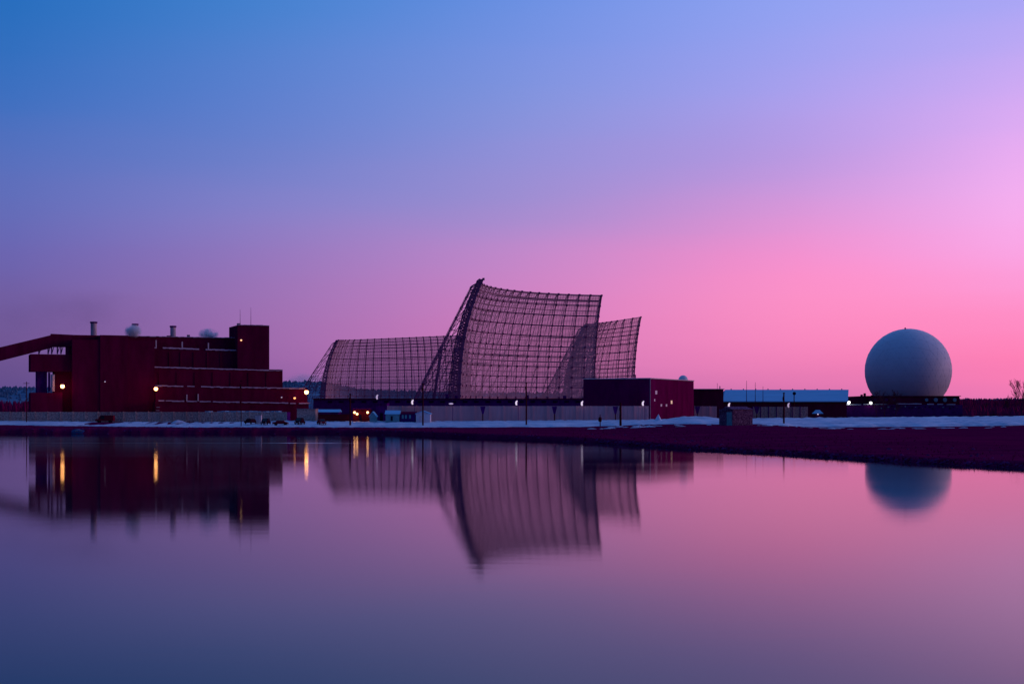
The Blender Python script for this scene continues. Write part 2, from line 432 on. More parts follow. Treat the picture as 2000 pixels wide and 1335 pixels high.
# hills and woods
HX = [-700,-300,60,300,480,560,600,640,700,760,850,1000,1150,1400,1900,2300,3000]
HY = [765,757,757,756,750,746,745,748,760,764,766,767.5,769,779,781,780,782]
hxs = [HX[0] + i*6 for i in range(int((HX[-1]-HX[0])/6))]
def hillp(px, k):
    Y = (1900,2050,2250,2500,2900,3600)[k]; q = (0,.3,.68,1,.95,.3)[k]
    zt = CZ + (HZ - interp(px, HX, HY))/F_PX*2500
    return ((px-1000)/F_PX*Y, Y, PLAT-1 + (zt-PLAT+1)*q + (2.0*math.sin(px*.07+k*2)*q if k<3 else 0))
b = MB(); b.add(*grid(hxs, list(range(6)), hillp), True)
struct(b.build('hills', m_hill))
def conifers(pts, name, m):
    b = MB()
    for (x, y, z, h, w) in pts:
        n = 5; a0 = random.uniform(0, 6)
        for (q0, q1, ww) in ((0.05, .6, 1), (.35, 1, .68)):
            base = [(x+w*ww*math.cos(a0+2*math.pi*i/n), y+w*ww*math.sin(a0+2*math.pi*i/n), z+h*q0) for i in range(n)]
            b.add(base+[(x, y, z+h*q1)], [(i, (i+1)%n, n) for i in range(n)])
    return struct(b.build(name, m), 'stuff')
pts = []
for i in range(5200):
    px = random.uniform(-150, 2150); k = random.uniform(0.0, 1)
    Y = 2050 + 450*k**.5
    zt = CZ + (HZ - interp(px, HX, HY))/F_PX*2500
    q = interp(Y, [1900,2050,2250,2500], [0,.3,.68,1])
    pts.append(((px-1000)/F_PX*Y, Y, PLAT-2+(zt-PLAT+1)*q, random.uniform(3.0,6.0), random.uniform(2.6,4.2)))
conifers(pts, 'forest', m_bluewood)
pts = []
for i in range(2600):
    px = random.choice([random.uniform(1840, 2120), random.uniform(1650, 2120)]); Y = random.uniform(740, 900)
    H = (CZ + (HZ-777)/F_PX*Y) - PLAT
    pts.append(((px-1000)/F_PX*Y, Y, PLAT-.2, H*random.uniform(.7,1.03)*(1.0 if px > 1860 else .8), random.uniform(1.3,2.3)))
for i in range(700):
    px = random.uniform(1880, 2120); Y = random.uniform(560, 700)
    pts.append(((px-1000)/F_PX*Y, Y, PLAT-.2, random.uniform(3,6.2), random.uniform(1.2,2.0)))
for i in range(420):
    px = random.uniform(-120, 64); Y = random.uniform(520, 640); h_ = (CZ + (HZ-780)/F_PX*Y - PLAT)
    pts.append(((px-1000)/F_PX*Y, Y, PLAT-.2, h_*random.uniform(.7, 1.05), random.uniform(1.0, 1.8)))
conifers(pts, 'woodland', m_wood)

# ------------------------------------------------------------------ radar reflectors
def catmull(P, n):
    pts = []
    Q = [P[0]*2-P[1]] + P + [P[-1]*2-P[-2]]
    for i in range(1, len(Q)-2):
        for k in range(40):
            u = k/40; a, b_, c_, d = Q[i-1], Q[i], Q[i+1], Q[i+2]
            pts.append(0.5*((2*b_)+(c_-a)*u+(2*a-5*b_+4*c_-d)*u*u+(3*b_-a-3*c_+d)*u**3))
    pts.append(P[-1])
    L = [0]
    for i in range(1, len(pts)): L.append(L[-1]+(pts[i]-pts[i-1]).xy.length)
    out = []
    for k in range(n):
        s_ = L[-1]*k/(n-1); j = 1
        while j < len(L)-1 and L[j] < s_: j += 1
        u = (s_-L[j-1])/max(1e-9, L[j]-L[j-1]); out.append(pts[j-1].lerp(pts[j], u))
    return out, L[-1]
def antenna(P, FW, label, rows_n=12, legback=21, wire=0.33, sp=0.5, seed=1, dark_end=True):
    rnd = random.Random(seed)
    _, LEN = catmull(P, 5)
    nb = round(LEN/5.0)+1
    fine = (nb-1)*4+1
    top, _ = catmull(P, fine)
    tan = []
    for i in range(fine):
        d = top[min(i+1, fine-1)]-top[max(i-1, 0)]; d.z = 0; tan.append(d.normalized())
    fw = [Vector((d.y, -d.x, 0)) for d in tan]
    base = PLAT
    def S(i, t, back=0.0):
        p = top[i]; q = Vector((p.x, p.y, 0)) + fw[i]*(FW*t**2.8 - FW - back)
        q.z = base + (p.z-base)*t
        return q
    mid = top[fine//2]
    root = thing('radar_antenna', (mid.x, mid.y, base), label, 'radar antenna', 'giant curved radar reflectors')
    dep = lambda t: 1.6 + 2.6*(1-t)
    # wires
    b = MB(); nw = int((top[0].z-base)/sp)
    for j in range(nw+1):
        t0 = j/nw
        for i in range(fine-1):
            a, c = S(i, t0), S(i+1, t0)
            n = fw[i]*0.05; h = Vector((0,0,wire/2))
            b.add([a-h, c-h, c+h, a+h, a-h-n, c-h-n, c+h-n, a+h-n], [(0,1,2,3),(7,6,5,4),(3,2,6,7),(1,0,4,5)])
    NR = 26
    for i in range(fine):
        if i % 4 == 0: continue
        for j in range(NR): b.bar(S(i, j/NR)-fw[i]*.06, S(i, (j+1)/NR)-fw[i]*.06, 0.12)
    b.build('reflector_mesh', m_wire, root, origin=root.location)
    # girders, front and back
    for j in range(rows_n+1):
        t0 = j/rows_n; b = MB(); bb_ = MB(); bm_ = MB()
        for i in range(0, fine-1, 2):
            i2 = min(i+2, fine-1)
            b.bar(S(i, t0, .3), S(i2, t0, .3), .46)
            bb_.bar(S(i, t0, dep(t0)), S(i2, t0, dep(t0)), .34)
            if j < rows_n: bm_.bar(S(i, t0+.5/rows_n, .2), S(i2, t0+.5/rows_n, .2), .24)
        for i in range(0, fine, 4):
            p = S(i, t0, .1); b.box(p.x-.42, p.x+.42, p.y-.42, p.y+.42, p.z-.42, p.z+.42)   # gusset boxes
        b.build('girder', m_steel, root, origin=root.location)
        bb_.build('rear_girder', m_steel, root, origin=root.location)
        if j < rows_n: bm_.build('thin_girder', m_steel, root, origin=root.location)
    # ribs with rear legs
    for i in range(0, fine, 4):
        end = i == 0 or i == fine-1
        b = MB(); m = rows_n
        for j in range(m):
            a, c = j/m, (j+1)/m
            b.bar(S(i, a, .25), S(i, c, .25), .42 if not end else .6)
            b.bar(S(i, a, dep(a)), S(i, c, dep(c)), .2 if not end else .4)
            b.bar(S(i, a, dep(a)), S(i, c, .25), .12)
            b.bar(S(i, a, .25), S(i, a, dep(a)), .12)
        b.build('rib_truss', m_steel, root, origin=root.location)
        b = MB(); H = top[i].z-base; e_ = 1.0 if i == 0 else .36
        foot = S(i, 0); foot = foot - fw[i]*legback; foot.z = base-.3
        hd = S(i, 1, 4.2); hd.z -= H*.045; b.bar(hd, S(i, 1), .3)
        b.bar(foot, hd, .7*e_, .4*e_)
        f2 = S(i, 0) - fw[i]*(legback*.52); f2.z = base-.3
        k1 = foot.lerp(hd, .56); b.bar(f2, k1, .6*e_, .45*e_)
        for q in ((.1,.18,.26,.34,.42,.5,.58,.66,.74,.82,.9) if end else ()):
            b.bar(foot.lerp(hd, q), S(i, q*.98, dep(q)), .2*e_)
            b.bar(foot.lerp(hd, q), S(i, min(1, (q+.08)*.98), dep(q+.08)), .13 if i else .2)
        for q, q2 in ((.0,.26),(.26,.41),(.41,.7),(.56,.84)) if end else ():
            b.bar(foot.lerp(hd, q), S(i, q2, dep(q2)), .2*e_)
        b.bar(f2, S(i, .26, dep(.26)), .22*e_)
        b.build('rear_leg', m_steel, root, origin=root.location)
    # lengthwise braces between rear legs
    for q in [k_/13 for k_ in range(1, 14)]:
        b = MB()
        for i in range(0, fine-4, 4):
            def lp(i_):
                f = S(i_, 0)-fw[i_]*legback; f.z = base; h_ = S(i_, 1, 4.2); h_.z -= (h_.z-base)*.045; return f.lerp(h_, q)
            b.bar(lp(i), lp(i+4), .16 if q < .99 else .3)
        b.build('leg_brace', m_steel, root, origin=root.location)
    # closely laced end frame
    for i_, nm in ((0, 1), (fine-1, 2)):
        b = MB()
        for j in range(48):
            a, c = j/48, (j+1)/48
            b.bar(S(i_, a, .2), S(i_, c, dep(c)), .5 if i_ == 0 else .2); b.bar(S(i_, a, dep(a)), S(i_, c, .2), .5 if i_ == 0 else .2)
        b.build('end_frame', m_steel, root, origin=root.location)
    return root
def ctl(L): return [at(px, py, Y) for px, Y, py in L]
cx, cy, RR = 53.85, 553.7, 66.0
Pm = []
for k in range(9):
    ph = R(-12 + 89*k/8); Pm.append(Vector((cx-RR*math.cos(ph), cy+RR*math.sin(ph), 55.4)))
antenna(Pm, 9.0, 'tallest curved lattice radar reflector, standing in the middle with a pointed left tip')
antenna(ctl([(661,975,664),(664,992,664.2),(690,1012,663.6),(760,1020,660.8),(872,1015,656),(905,1011,654.5)]), 9.0,
        'wide low lattice radar reflector standing left of and behind the tallest one', seed=2, legback=27)
antenna(ctl([(1147,722,634),(1150,738,633.5),(1157,760,633),(1172,782,631),(1205,797,626.5),(1252,803,619)]), 9.0,
        'smallest lattice radar reflector, standing partly behind the right edge of the tallest one', seed=3, legback=19)

# ------------------------------------------------------------------ transmitter hall in front of the antennas
def frame_box(mb, px0, px1, pytop, Y, depth, z0=None, pytop2=None, Y2=None):
    Y2 = Y if Y2 is None else Y2
    a = at(px0, pytop, Y); c = at(px1, pytop if pytop2 is None else pytop2, Y2); z0 = PLAT-.3 if z0 is None else z0
    d = Vector((c.x-a.x, c.y-a.y, 0)).normalized(); n = Vector((-d.y, d.x, 0))*depth
    mb.hexa([(a.x,a.y,z0),(c.x,c.y,z0),(c.x+n.x,c.y+n.y,z0),(a.x+n.x,a.y+n.y,z0),(a.x,a.y,a.z),(c.x,c.y,c.z),(c.x+n.x,c.y+n.y,c.z),(a.x+n.x,a.y+n.y,a.z)])
    return a, c
base = at(880, 800, 505); base.z = PLAT
hall = thing('transmitter_hall', base, 'long low dark blue hall stretching in front of the radar reflectors', 'building')
b = MB(); frame_box(b, 612, 1146, 779, 505, 16); b.build('wall', m_navy, hall, origin=base)
b = MB(); frame_box(b, 610, 1148, 777.8, 504.6, 16.8, z0=at(0,779,505).z); b.build('roof', m_red2, hall, origin=base)
for px in range(640, 1140, 22):
    b = MB(); frame_box(b, px, px+9, 782.5, 504.9, .15, z0=at(0,786,505).z); b.build('window', m_dark, hall, origin=base)
for px, h in ((870,769),(888,772),(1027,771),(1100,772.5)):
    b = MB(); frame_box(b, px, px+6, h, 512, 2, z0=at(0,778,505).z); b.build('roof_vent', m_navy, hall, origin=base)

# ------------------------------------------------------------------ power plant
PO = Vector((-77.6, 455.0, 0)); PU = Vector((-.9252, -.3797, 0)); PV = Vector((-.3797, .9252, 0))
def plan(px, v):
    k = (px-1000)/F_PX; p = PO + PV*v
    u = (k*p.y - p.x)/(PU.x - k*PU.y)
    return p + PU*u
def zat(py, p): return CZ + (HZ-py)/F_PX*p.y
def pbox(mb, pxa, pxb, v, pya, pyb=None, depth=14, z0=None, thick=None):
    a = plan(pxa, v); c = plan(pxb, v); zt = (zat(pya, a) + zat(pya if pyb is None else pyb, c))/2
    zb = (PLAT-.3) if z0 is None else z0
    if thick: zb = zt - thick
    n = PV*depth
    mb.hexa([(a.x,a.y,zb),(c.x,c.y,zb),(c.x+n.x,c.y+n.y,zb),(a.x+n.x,a.y+n.y,zb),(a.x,a.y,zt),(c.x,c.y,zt),(c.x+n.x,c.y+n.y,zt),(a.x+n.x,a.y+n.y,zt)])
    return zt
pb0 = plan(330, 5); pb0.z = PLAT
plant = thing('power_plant', pb0, 'dark red stepped power plant with stacks, snow ledges and a square tower', 'power plant')
def P_(mb, name, m, parent=plant): return mb.build(name, m, parent, origin=pb0)
b = MB(); pbox(b, 303, 603, 0, 781.5, 787.5, 8); t1 = P_(b, 'ground_floor_wing', m_red)
b = MB(); pbox(b, 304, 600, 4.0, 753, 758.5, 8); t2 = P_(b, 'second_tier', m_red)
b = MB(); pbox(b, 287, 552, 7.5, 716, 723.5, 12); t3 = P_(b, 'third_tier', m_red)
b = MB(); pbox(b, 235, 476, 11.0, 675.5, 684.5, 8); t4 = P_(b, 'boiler_annex', m_red2)
b = MB(); pbox(b, 141, 470, 13.5, 653.5, 660, 24); main = P_(b, 'boiler_house', m_red)
b = MB(); pbox(b, 141, 302, 5.0, 662, 666, 12); P_(b, 'bunker_bay', m_red)
b = MB(); pbox(b, 196, 250, 4.6, 653.5, 655.2, 12); P_(b, 'raised_bay', m_red)
b = MB(); pbox(b, 464, 526, 8.5, 634.5, 636, 14); tower = P_(b, 'stair_tower', m_red2)
# snow on the ledges, broken into stretches
def ledges(parent, v, segs, pya, pyb, xa, xb, th=0.42):
    for (p, q) in segs:
        b = MB(); y0 = pya+(pyb-pya)*(p-xa)/(xb-xa); y1 = pya+(pyb-pya)*(q-xa)/(xb-xa)
        steps = max(1, int((q-p)/6))
        for k in range(steps):
            e0 = p+(q-p)*k/steps; e1 = p+(q-p)*(k+1)/steps
            yy = y0+(y1-y0)*(k+.5)/steps
            pbox(b, e0, e1, v-.35, yy-1.0+random.uniform(-.35,.35), None, .5+random.uniform(0,.04), thick=th*random.uniform(.7,1.15))
        P_(b, 'snow_ledge', m_snowedge, parent)
ledges(t1, 0, [(310,321),(324,360),(365,385),(390,412),(416,468),(471,563),(567,578),(584,605)], 781.8, 787.4, 303, 603, .38)
ledges(t2, 4.0, [(303,358),(366,380),(393,596)], 753, 758.5, 304, 600, .36)
ledges(t3, 7.5, [(285,526)], 716, 722.8, 287, 526, .36)
ledges(t3, 7.5, [(527,552)], 723.2, 723.6, 526, 552, .2)
ledges(t4, 11, [(240,306),(318,389),(402,475)], 675.6, 684.4, 235, 476, .42)
ledges(tower, 8.5, [(464,526)], 634.4, 635.8, 464, 526, .2)
ledges(main, 13.5, [(250,463)], 656.2, 660, 250, 470, .2)
for px, y0, y1, v in ((273,665,678,10.6),(305,664,678,10.6),(356,667,679,10.6),(407,669,682,10.6),(365,770,783,3.7),(387,769,783,3.7)):
    b = MB(); pbox(b, px-1, px+1.2, v, y0, None, .3, z0=zat(y1, plan(px, v))); P_(b, 'downpipe', m_pale)
# shallow corrugation / pilasters on the fronts
for v, xs_, yt in ((10.8, [330,352,378,404,430,452], 687), (7.3,[310,345,380,415,450,485,520],727)):
    for px in xs_:
        b = MB(); pbox(b, px, px+3, v, yt, None, .35); P_(b, 'pilaster', m_red)
# coal bunker house on the left, its supports and base
b = MB(); pbox(b, 60, 141, 6.5, 690, 693, 10, z0=zat(725, plan(90, 6.5))); P_(b, 'coal_bunker', m_red)
b = MB(); pbox(b, 72, 92, 9, 724, None, 6); P_(b, 'hopper_leg', m_navy)
b = MB(); pbox(b, 106, 141, 9, 724, None, 7); P_(b, 'bunker_support', m_red2)
b = MB(); pbox(b, 60, 122, 5.5, 766, 767, 9); P_(b, 'bunker_base', m_red)
b = MB(); p = plan(103, 6.9); b.tube([(p.x, p.y, zat(764, p)), (p.x, p.y, zat(731, p))], .62, 12); P_(b, 'pale_pipe', m_stack)
b = MB(); p = plan(96, 7.4); b.tube([(p.x, p.y, zat(764, p)), (p.x, p.y, zat(727, p))], .35, 8); P_(b, 'pale_pipe', m_navy)
# conveyor gallery
def gallery(p0, p1, name):
    b = MB(); (xa, ya0, ya1), (xb, yb0, yb1) = p0, p1; w = PV*3.2; ps = []
    for which in (1, 0):
        for (x_, yy) in ((xa, (ya0, ya1)), (xb, (yb0, yb1))):
            pass
    a = plan(xa, 9); c = plan(xb, 9)
    A0 = Vector((a.x,a.y,zat(ya1,a))); A1 = Vector((a.x,a.y,zat(ya0,a))); B0 = Vector((c.x,c.y,zat(yb1,c))); B1 = Vector((c.x,c.y,zat(yb0,c)))
    b.hexa([A0, B0, B0+w, A0+w, A1, B1, B1+w, A1+w]); return P_(b, name, m_red)
gallery((-160, 716, 745), (100, 654, 679), 'conveyor_gallery')
gallery((100, 651.5, 677), (142, 653.5, 677), 'gallery_head')
for px in (76, 94, 101, 112, 119):
    b = MB(); a = plan(px, 9.5); b.bar((a.x, a.y, zat(691, a)), (a.x, a.y, zat(675 if px > 90 else 682, a)), .32)
    a2 = plan(px+4, 9.5); b.bar((a.x, a.y, zat(691, a)), (a2.x, a2.y, zat(678 if px > 90 else 682, a2)), .18)
    P_(b, 'gallery_prop', m_navy)
# stacks
for px, y0, w, k in ((183, 628, 13, 0), (264, 632, 12, 1), (338, 636, 12, 2)):
    p = plan(px, 16); r = w/2/F_PX*p.y; zt = zat(y0, p); zb = zat(662, p)
    b = MB(); b.tube([(p.x,p.y,zb),(p.x,p.y,zt-.5)], r*.9, 20); st = P_(b, 'chimney', m_stack)
    b = MB(); b.tube([(p.x,p.y,zt-.5),(p.x,p.y,zt)], r*1.08, 20); P_(b, 'chimney_rim', m_navy, st)
    if k:
        b = MB(); pbox(b, px-11, px-3, 15, y0+19, None, 2, z0=zb); P_(b, 'roof_vent', m_red2)
b = MB(); pbox(b, 408, 416, 16, 655, None, 2, z0=zat(664, plan(410,16))); P_(b, 'roof_vent', m_red2)
b = MB(); pbox(b, 366, 371, 16, 653.5, None, 1, z0=zat(664, plan(366,16))); P_(b, 'roof_vent', m_conc)
b = MB(); pbox(b, 464, 470, 10, 631, None, 1.2, z0=zat(637, plan(466,10))); P_(b, 'roof_vent', m_conc)
for px, y0 in ((469, 604), (490, 600)):
    b = MB(); p = plan(px, 12); b.bar((p.x,p.y,zat(640,p)), (p.x,p.y,zat(y0,p)), .16, .06); P_(b, 'whip_aerial', m_steel)
def plamp(px, py, v, r, em):
    p = plan(px, v); z = zat(py, p)
    b = MB(); b.bar((p.x, p.y+.9, z+r+.25), (p.x, p.y, z+r+.25), .14); b.tube([(p.x,p.y,z+r+.3),(p.x,p.y,z+r*.6)], [.16, r*.75], 10)
    lp = P_(b, 'wall_lamp', m_navy); b = MB(); b.ball((p.x,p.y,z), r); P_(b, 'bulb', em, lp)
plamp(122, 754, 4.0, .60, e_or); plamp(304.5, 759, -1.2, .58, e_or); plamp(598.5, 765.5, -1.2, .66, e_or)
plamp(471, 664, 7.6, .30, e_tiny); plamp(205, 745, 4.0, .20, e_dim); plamp(550, 775.5, -.6, .22, e_dim); plamp(575.5, 777, -.6, .36, e_small)
for px, py in ((309, 795), (308, 801)):
    b = MB(); pbox(b, px-3.5, px+3.5, -.5, py-1, None, .1, z0=zat(py+.8, plan(px,-.5))); P_(b, 'sign_plate', m_conc)

# ------------------------------------------------------------------ fences and walls
def panel_wall(name, label, px0, px1, pyt, Y, npan, m, cat='wall', group=None, post=True, pm=None):
    a = at(px0, pyt, Y); base = Vector((at((px0+px1)/2, 800, Y).x, Y, PLAT))
    o = thing(name, base, label, cat, group)
    x0, x1 = at(px0,0,Y).x, at(px1,0,Y).x; w = (x1-x0)/npan
    for k in range(npan):
        b = MB(); xa = x0+k*w
        nr = max(3, int(w/0.6)); 
        for r_ in range(nr):
            dy = 0.07 if r_ % 2 else 0
            b.box(xa+w*r_/nr, xa+w*(r_+1)/nr-.004, Y+dy, Y+.25+dy, PLAT-.6, a.z+random.uniform(-.01,.01))
        b.build('panel', m, o, origin=base)
        if post:
            b = MB(); b.box(xa-.11, xa+.11, Y-.2, Y+.36, PLAT-.6, a.z+.1); b.build('post', pm or m_navy, o, origin=base)
    return o
panel_wall('perimeter_fence', 'mottled slatted fence along the foot of the power plant', -30, 560, 804, 424, 24, m_fence, 'fence', pm=m_fence)
panel_wall('perimeter_wall', 'long pale grey wall under the tallest radar reflector', 757, 1267, 792.5, 421, 18, m_wall, 'wall', pm=m_wall)
panel_wall('perimeter_wall', 'grey mottled wall between the plum building and the boarded hut', 1357, 1400, 793, 440, 3, m_wall, 'wall', pm=m_wall)
panel_wall('perimeter_wall', 'grey mottled wall below the long blue roof, right of the boarded hut', 1470, 1578, 794, 440, 7, m_fence, 'wall')
# low snow-roofed annex behind the fence
base = at(470, 810, 431); base.z = PLAT
o = thing('low_annex', base, 'low annex behind the fence with a thin line of snow on its roof', 'building')
b = MB(); frame_box(b, 385, 560, 804.5, 427, 7); b.build('wall', m_navy, o, origin=base)
b = MB()
for k in range(20):
    if random.random() < .82: frame_box(b, 392+k*8, 392+k*8+7.8, 803-random.uniform(0,.9), 426.8, 6, z0=at(0,804.6,427).z)
b.build('roof_snow', m_roofblue, o, origin=base)

# wall lamps
WL = [(737,776,'d'),(806,786,'p'),(881,788,'d'),(1009,787.5,'p'),(1137,788.5,'p'),(1256,788.5,'p'),(1424,792,'p'),(1540,792,'d')]
WLT = ['dim lamp on a bent arm, leftmost of the row along the wall','bright curved lamp above the small cottage, on the grey wall',
       'dim flat lamp on the grey wall, second right of the cottage','bright curved lamp on the grey wall just left of the tall centre pole',
       'bright curved lamp on the grey wall at the left end of the plum building','bright curved lamp on the grey wall nearest the plum building corner',
       'pale lamp above the boarded hut under the blue roof','dim lamp beside the thick pole below the blue roof']
for (px, py, k), lb in zip(WL, WLT):
    Y = 420 if px < 1300 else 438
    p = at(px, py, Y); o = thing('wall_lamp', (p.x, Y, PLAT), lb, 'lamp', 'lamps along the perimeter wall')
    bs = Vector((p.x, Y, PLAT))
    b = MB(); b.bar((p.x+.5, Y-.3, PLAT-.3), (p.x+.5, Y-.3, p.z+.9), .12); b.tube([(p.x+.5,Y-.3,p.z+.9),(p.x+.35,Y-.3,p.z+1.15),(p.x,Y-.3,p.z+1.1)], .07, 6)
    b.build('post', m_navy, o, origin=bs)
    b = MB()
    if px == 881: b.ball((p.x, Y-.3, p.z), .3, sq=(2.2,1,.75))
    else: b.tube([(p.x+.22,Y-.3,p.z+.85),(p.x-.08,Y-.3,p.z+.5),(p.x-.16,Y-.3,p.z),(p.x+.02,Y-.3,p.z-.5)], [.14,.26,.27,.20], 10)
    b.build('lamp_shade', e_pink if k == 'p' else e_dim, o, origin=bs)
# floodlight posts standing before the wall
for px, lb in ((943,'dark floodlight post against the grey wall below the tallest reflector\'s left edge'),(1083,'dark floodlight post against the grey wall right of the tall centre pole'),
               (1202,'dark floodlight post just left of the thick pole by the plum building'),(1362,'dark floodlight post just right of the plum building'),
               (1478,'dark floodlight post just right of the boarded hut')):
    Y = 419 if px < 1300 else 437; p = at(px, 794, Y); bs = Vector((p.x, Y, PLAT))
    o = thing('floodlight_post', bs, lb, 'floodlight', 'dark floodlight posts along the wall')
    b = MB(); b.tube([(p.x,Y,PLAT-.4),(p.x,Y,p.z-1.2)], .16, 8); b.build('pole', m_pole, o, origin=bs)
    b = MB(); z = p.z; b.hexa([(p.x-.25,Y-.25,z-2.1),(p.x+.25,Y-.25,z-2.1),(p.x+.25,Y+.25,z-2.1),(p.x-.25,Y+.25,z-2.1),(p.x-.72,Y-.3,z-.2),(p.x+.72,Y-.3,z-.2),(p.x+.72,Y+.3,z-.2),(p.x-.72,Y+.3,z-.2)])
    b.box(p.x-.75,p.x+.75,Y-.32,Y+.32,z-.2,z+.1)
    b.build('lamp_head', m_navy, o, origin=bs)
# tall poles between water and wall
PL = [(52,745,.16,'short crossarm pole far left in front of the fence','x'),(471,742,.13,'thin dark pole standing before the power plant\'s right part',''),
      (684,768,.28,'thick dark pole standing left of the three orange lamps',''),(826,748,.24,'tall dark red pole standing in front of the white gabled shed',''),
      (1028,746,.24,'tall dark pole standing in front of the tallest radar reflector',''),(1212,786,.34,'thick pole standing before the grey wall left of the plum building',''),
      (1531,766,.26,'thick pole standing below the long blue roof','')]
for px, pyt, r, lb, k in PL:
    Y = 398 if px < 1100 else 386; X = at(px,0,Y).x
    if px == 52: Y = 418; X = at(px,0,Y).x
    z0 = gz(X, Y)-.3 if px != 52 else 2.0; zt = at(px, pyt, Y).z; bs = Vector((X, Y, z0))
    o = thing('utility_pole', bs, lb, 'pole', 'tall poles behind the shore')
    b = MB(); b.tube([(X,Y,z0),(X,Y,zt)], [r, r*.7], 10); b.build('pole', m_pole, o, origin=bs)
    b = MB()
    if k: b.bar((X-.9,Y-.2,zt-.5),(X+.9,Y-.2,zt-.5),.14)
    else: b.bar((X-.3,Y,zt-.2),(X+.3,Y,zt-.2),.16); b.box(X-.35,X+.05,Y-.2,Y+.2,zt-2.2,zt-1.2)
    b.build('crossarm', m_pole, o, origin=bs)

# ------------------------------------------------------------------ small buildings in the yard
def gable(px0, px1, py_eave, py_ridge, Y, depth, mw_, mr_, name, label, front='gable', z0=None, roof_th=.22):
    z0 = PLAT-.3 if z0 is None else z0
    a = at(px0, py_eave, Y); c = at(px1, py_eave, Y); zr = at(0, py_ridge, Y).z; xm = (a.x+c.x)/2
    bs = Vector((xm, Y, PLAT)); o = thing(name, bs, label, 'hut'); b = MB()
    if front == 'gable':
        v = [(a.x,Y,z0),(c.x,Y,z0),(c.x,Y,a.z),(xm,Y,zr),(a.x,Y,a.z)]; v2 = [(x,y+depth,z) for x,y,z in v]
        b.add(v+v2, [(0,1,2,3,4),(9,8,7,6,5),(0,5,6,1),(1,6,7,2),(4,9,5,0)]); w = b.build('wall', mw_, o, origin=bs)
        b = MB(); e = .25
        for s_ in (-1, 1):
            xe = (a.x-e) if s_ < 0 else (c.x+e); ze = a.z - e*(zr-a.z)/((c.x-a.x)/2)
            b.hexa([(xm,Y-e,zr+.004),(xe,Y-e,ze+.004),(xe,Y+depth+e,ze+.004),(xm,Y+depth+e,zr+.004),(xm,Y-e,zr+roof_th),(xe,Y-e,ze+roof_th),(xe,Y+depth+e,ze+roof_th),(xm,Y+depth+e,zr+roof_th)])
        b.build('roof', mr_, o, origin=bs)
    else:
        b.box(a.x, c.x, Y, Y+depth, z0, a.z); b.build('wall', mw_, o, origin=bs)
        b = MB(); e = .25; yr = Y+depth/2
        zr = CZ + (HZ-py_ridge)/F_PX*yr
        v = [(a.x-e,Y-e,a.z-.05),(a.x-e,yr,zr),(a.x-e,Y+depth+e,a.z-.05),(a.x-e,Y+depth/2,a.z-.05)]
        v = [(a.x-e,Y-e,a.z-.05),(a.x-e,yr,zr),(a.x-e,Y+depth+e,a.z-.05)]; v2 = [(c.x+e,y,z) for _,y,z in v]
        b.add(v+v2, [(0,1,2),(5,4,3),(0,3,4,1),(1,4,5,2),(2,5,3,0)]); b.build('roof', mr_, o, origin=bs)
    return o, bs
def rect(o, bs, name, px0, px1, py0, py1, Y, m, d=.12):
    a = at(px0, py0, Y); c = at(px1, py1, Y); b = MB(); b.box(a.x, c.x, Y-d, Y, c.z, a.z); return b.build(name, m, o, origin=bs)
o, bs = gable(812.5, 840, 808, 803, 412, 6, m_white, m_roofblue, 'gabled_shed', 'white gabled shed behind the tall dark red pole')
rect(o, bs, 'door', 819, 823, 812, 822, 412, m_pale)
o, bs = gable(753, 779.5, 808, 801, 414, 5, m_teal, m_roofblue, 'cottage', 'small blue cottage with snowy roof and dark arched doorway', 'eave')
rect(o, bs, 'door', 763, 767, 812, 821, 414, m_dark)
o, bs = gable(780.5, 811.5, 807.5, 803.5, 415, 5, m_navy, m_red2, 'long_hut', 'low hut with dark red roof joining cottage and white shed', 'eave')
for px in (785, 791, 799): rect(o, bs, 'window', px, px+3.6, 810, 817, 415, m_teal)
o, bs = gable(722, 734, 812, 804.5, 415, 4, m_teal, m_roofblue, 'tent', 'small pale blue peaked tent right of the three orange lamps')
bs = at(706, 0, 418); bs.z = PLAT
o = thing('gatehouse', bs, 'small brown brick gatehouse lit by three orange lamps', 'gatehouse')
b = MB(); frame_box(b, 689, 722, 798.5, 418, 6); b.build('wall', m_brick, o, origin=bs)
b = MB(); frame_box(b, 688, 723, 797, 417.6, 6.8, z0=at(0,798.5,418).z); b.build('roof', m_navy, o, origin=bs)
rect(o, bs, 'door', 701, 706, 809, 822, 418, m_dark)
for px, py in ((692.5, 805), (697.5, 808), (718, 805)):
    p = at(px, py, 416.6); b = MB(); b.bar((p.x, 418, p.z+.7), (p.x, 416.6, p.z+.6), .1); b.tube([(p.x,416.6,p.z+.7),(p.x,416.6,p.z+.3)],[.1,.3],8)
    l = b.build('wall_lamp', m_navy, o, origin=bs); b = MB(); b.ball(p, .33); b.build('bulb', e_or2, l, origin=bs)
bs = at(750, 0, 423); bs.z = PLAT
o = thing('service_block', bs, 'tall narrow dark block between the gatehouse and the grey wall', 'building')
b = MB(); frame_box(b, 735, 756, 788, 423, 8); b.build('wall', m_navy, o, origin=bs)
b = MB(); frame_box(b, 734.5, 756.5, 787, 422.7, 8.6, z0=at(0,788,423).z); b.build('roof', m_navy, o, origin=bs)
rect(o, bs, 'door', 742, 748, 806, 822, 423, m_dark)
bs = at(598, 0, 420); bs.z = PLAT
o = thing('storage_shed', bs, 'pale grey flat-roofed shed at the right end of the fence', 'shed')
b = MB(); frame_box(b, 580, 616, 798.5, 420, 6); b.build('wall', m_fence, o, origin=bs)
b = MB(); frame_box(b, 579, 617, 797.5, 419.7, 6.6, z0=at(0,798.5,420).z); b.build('roof', m_conc, o, origin=bs)
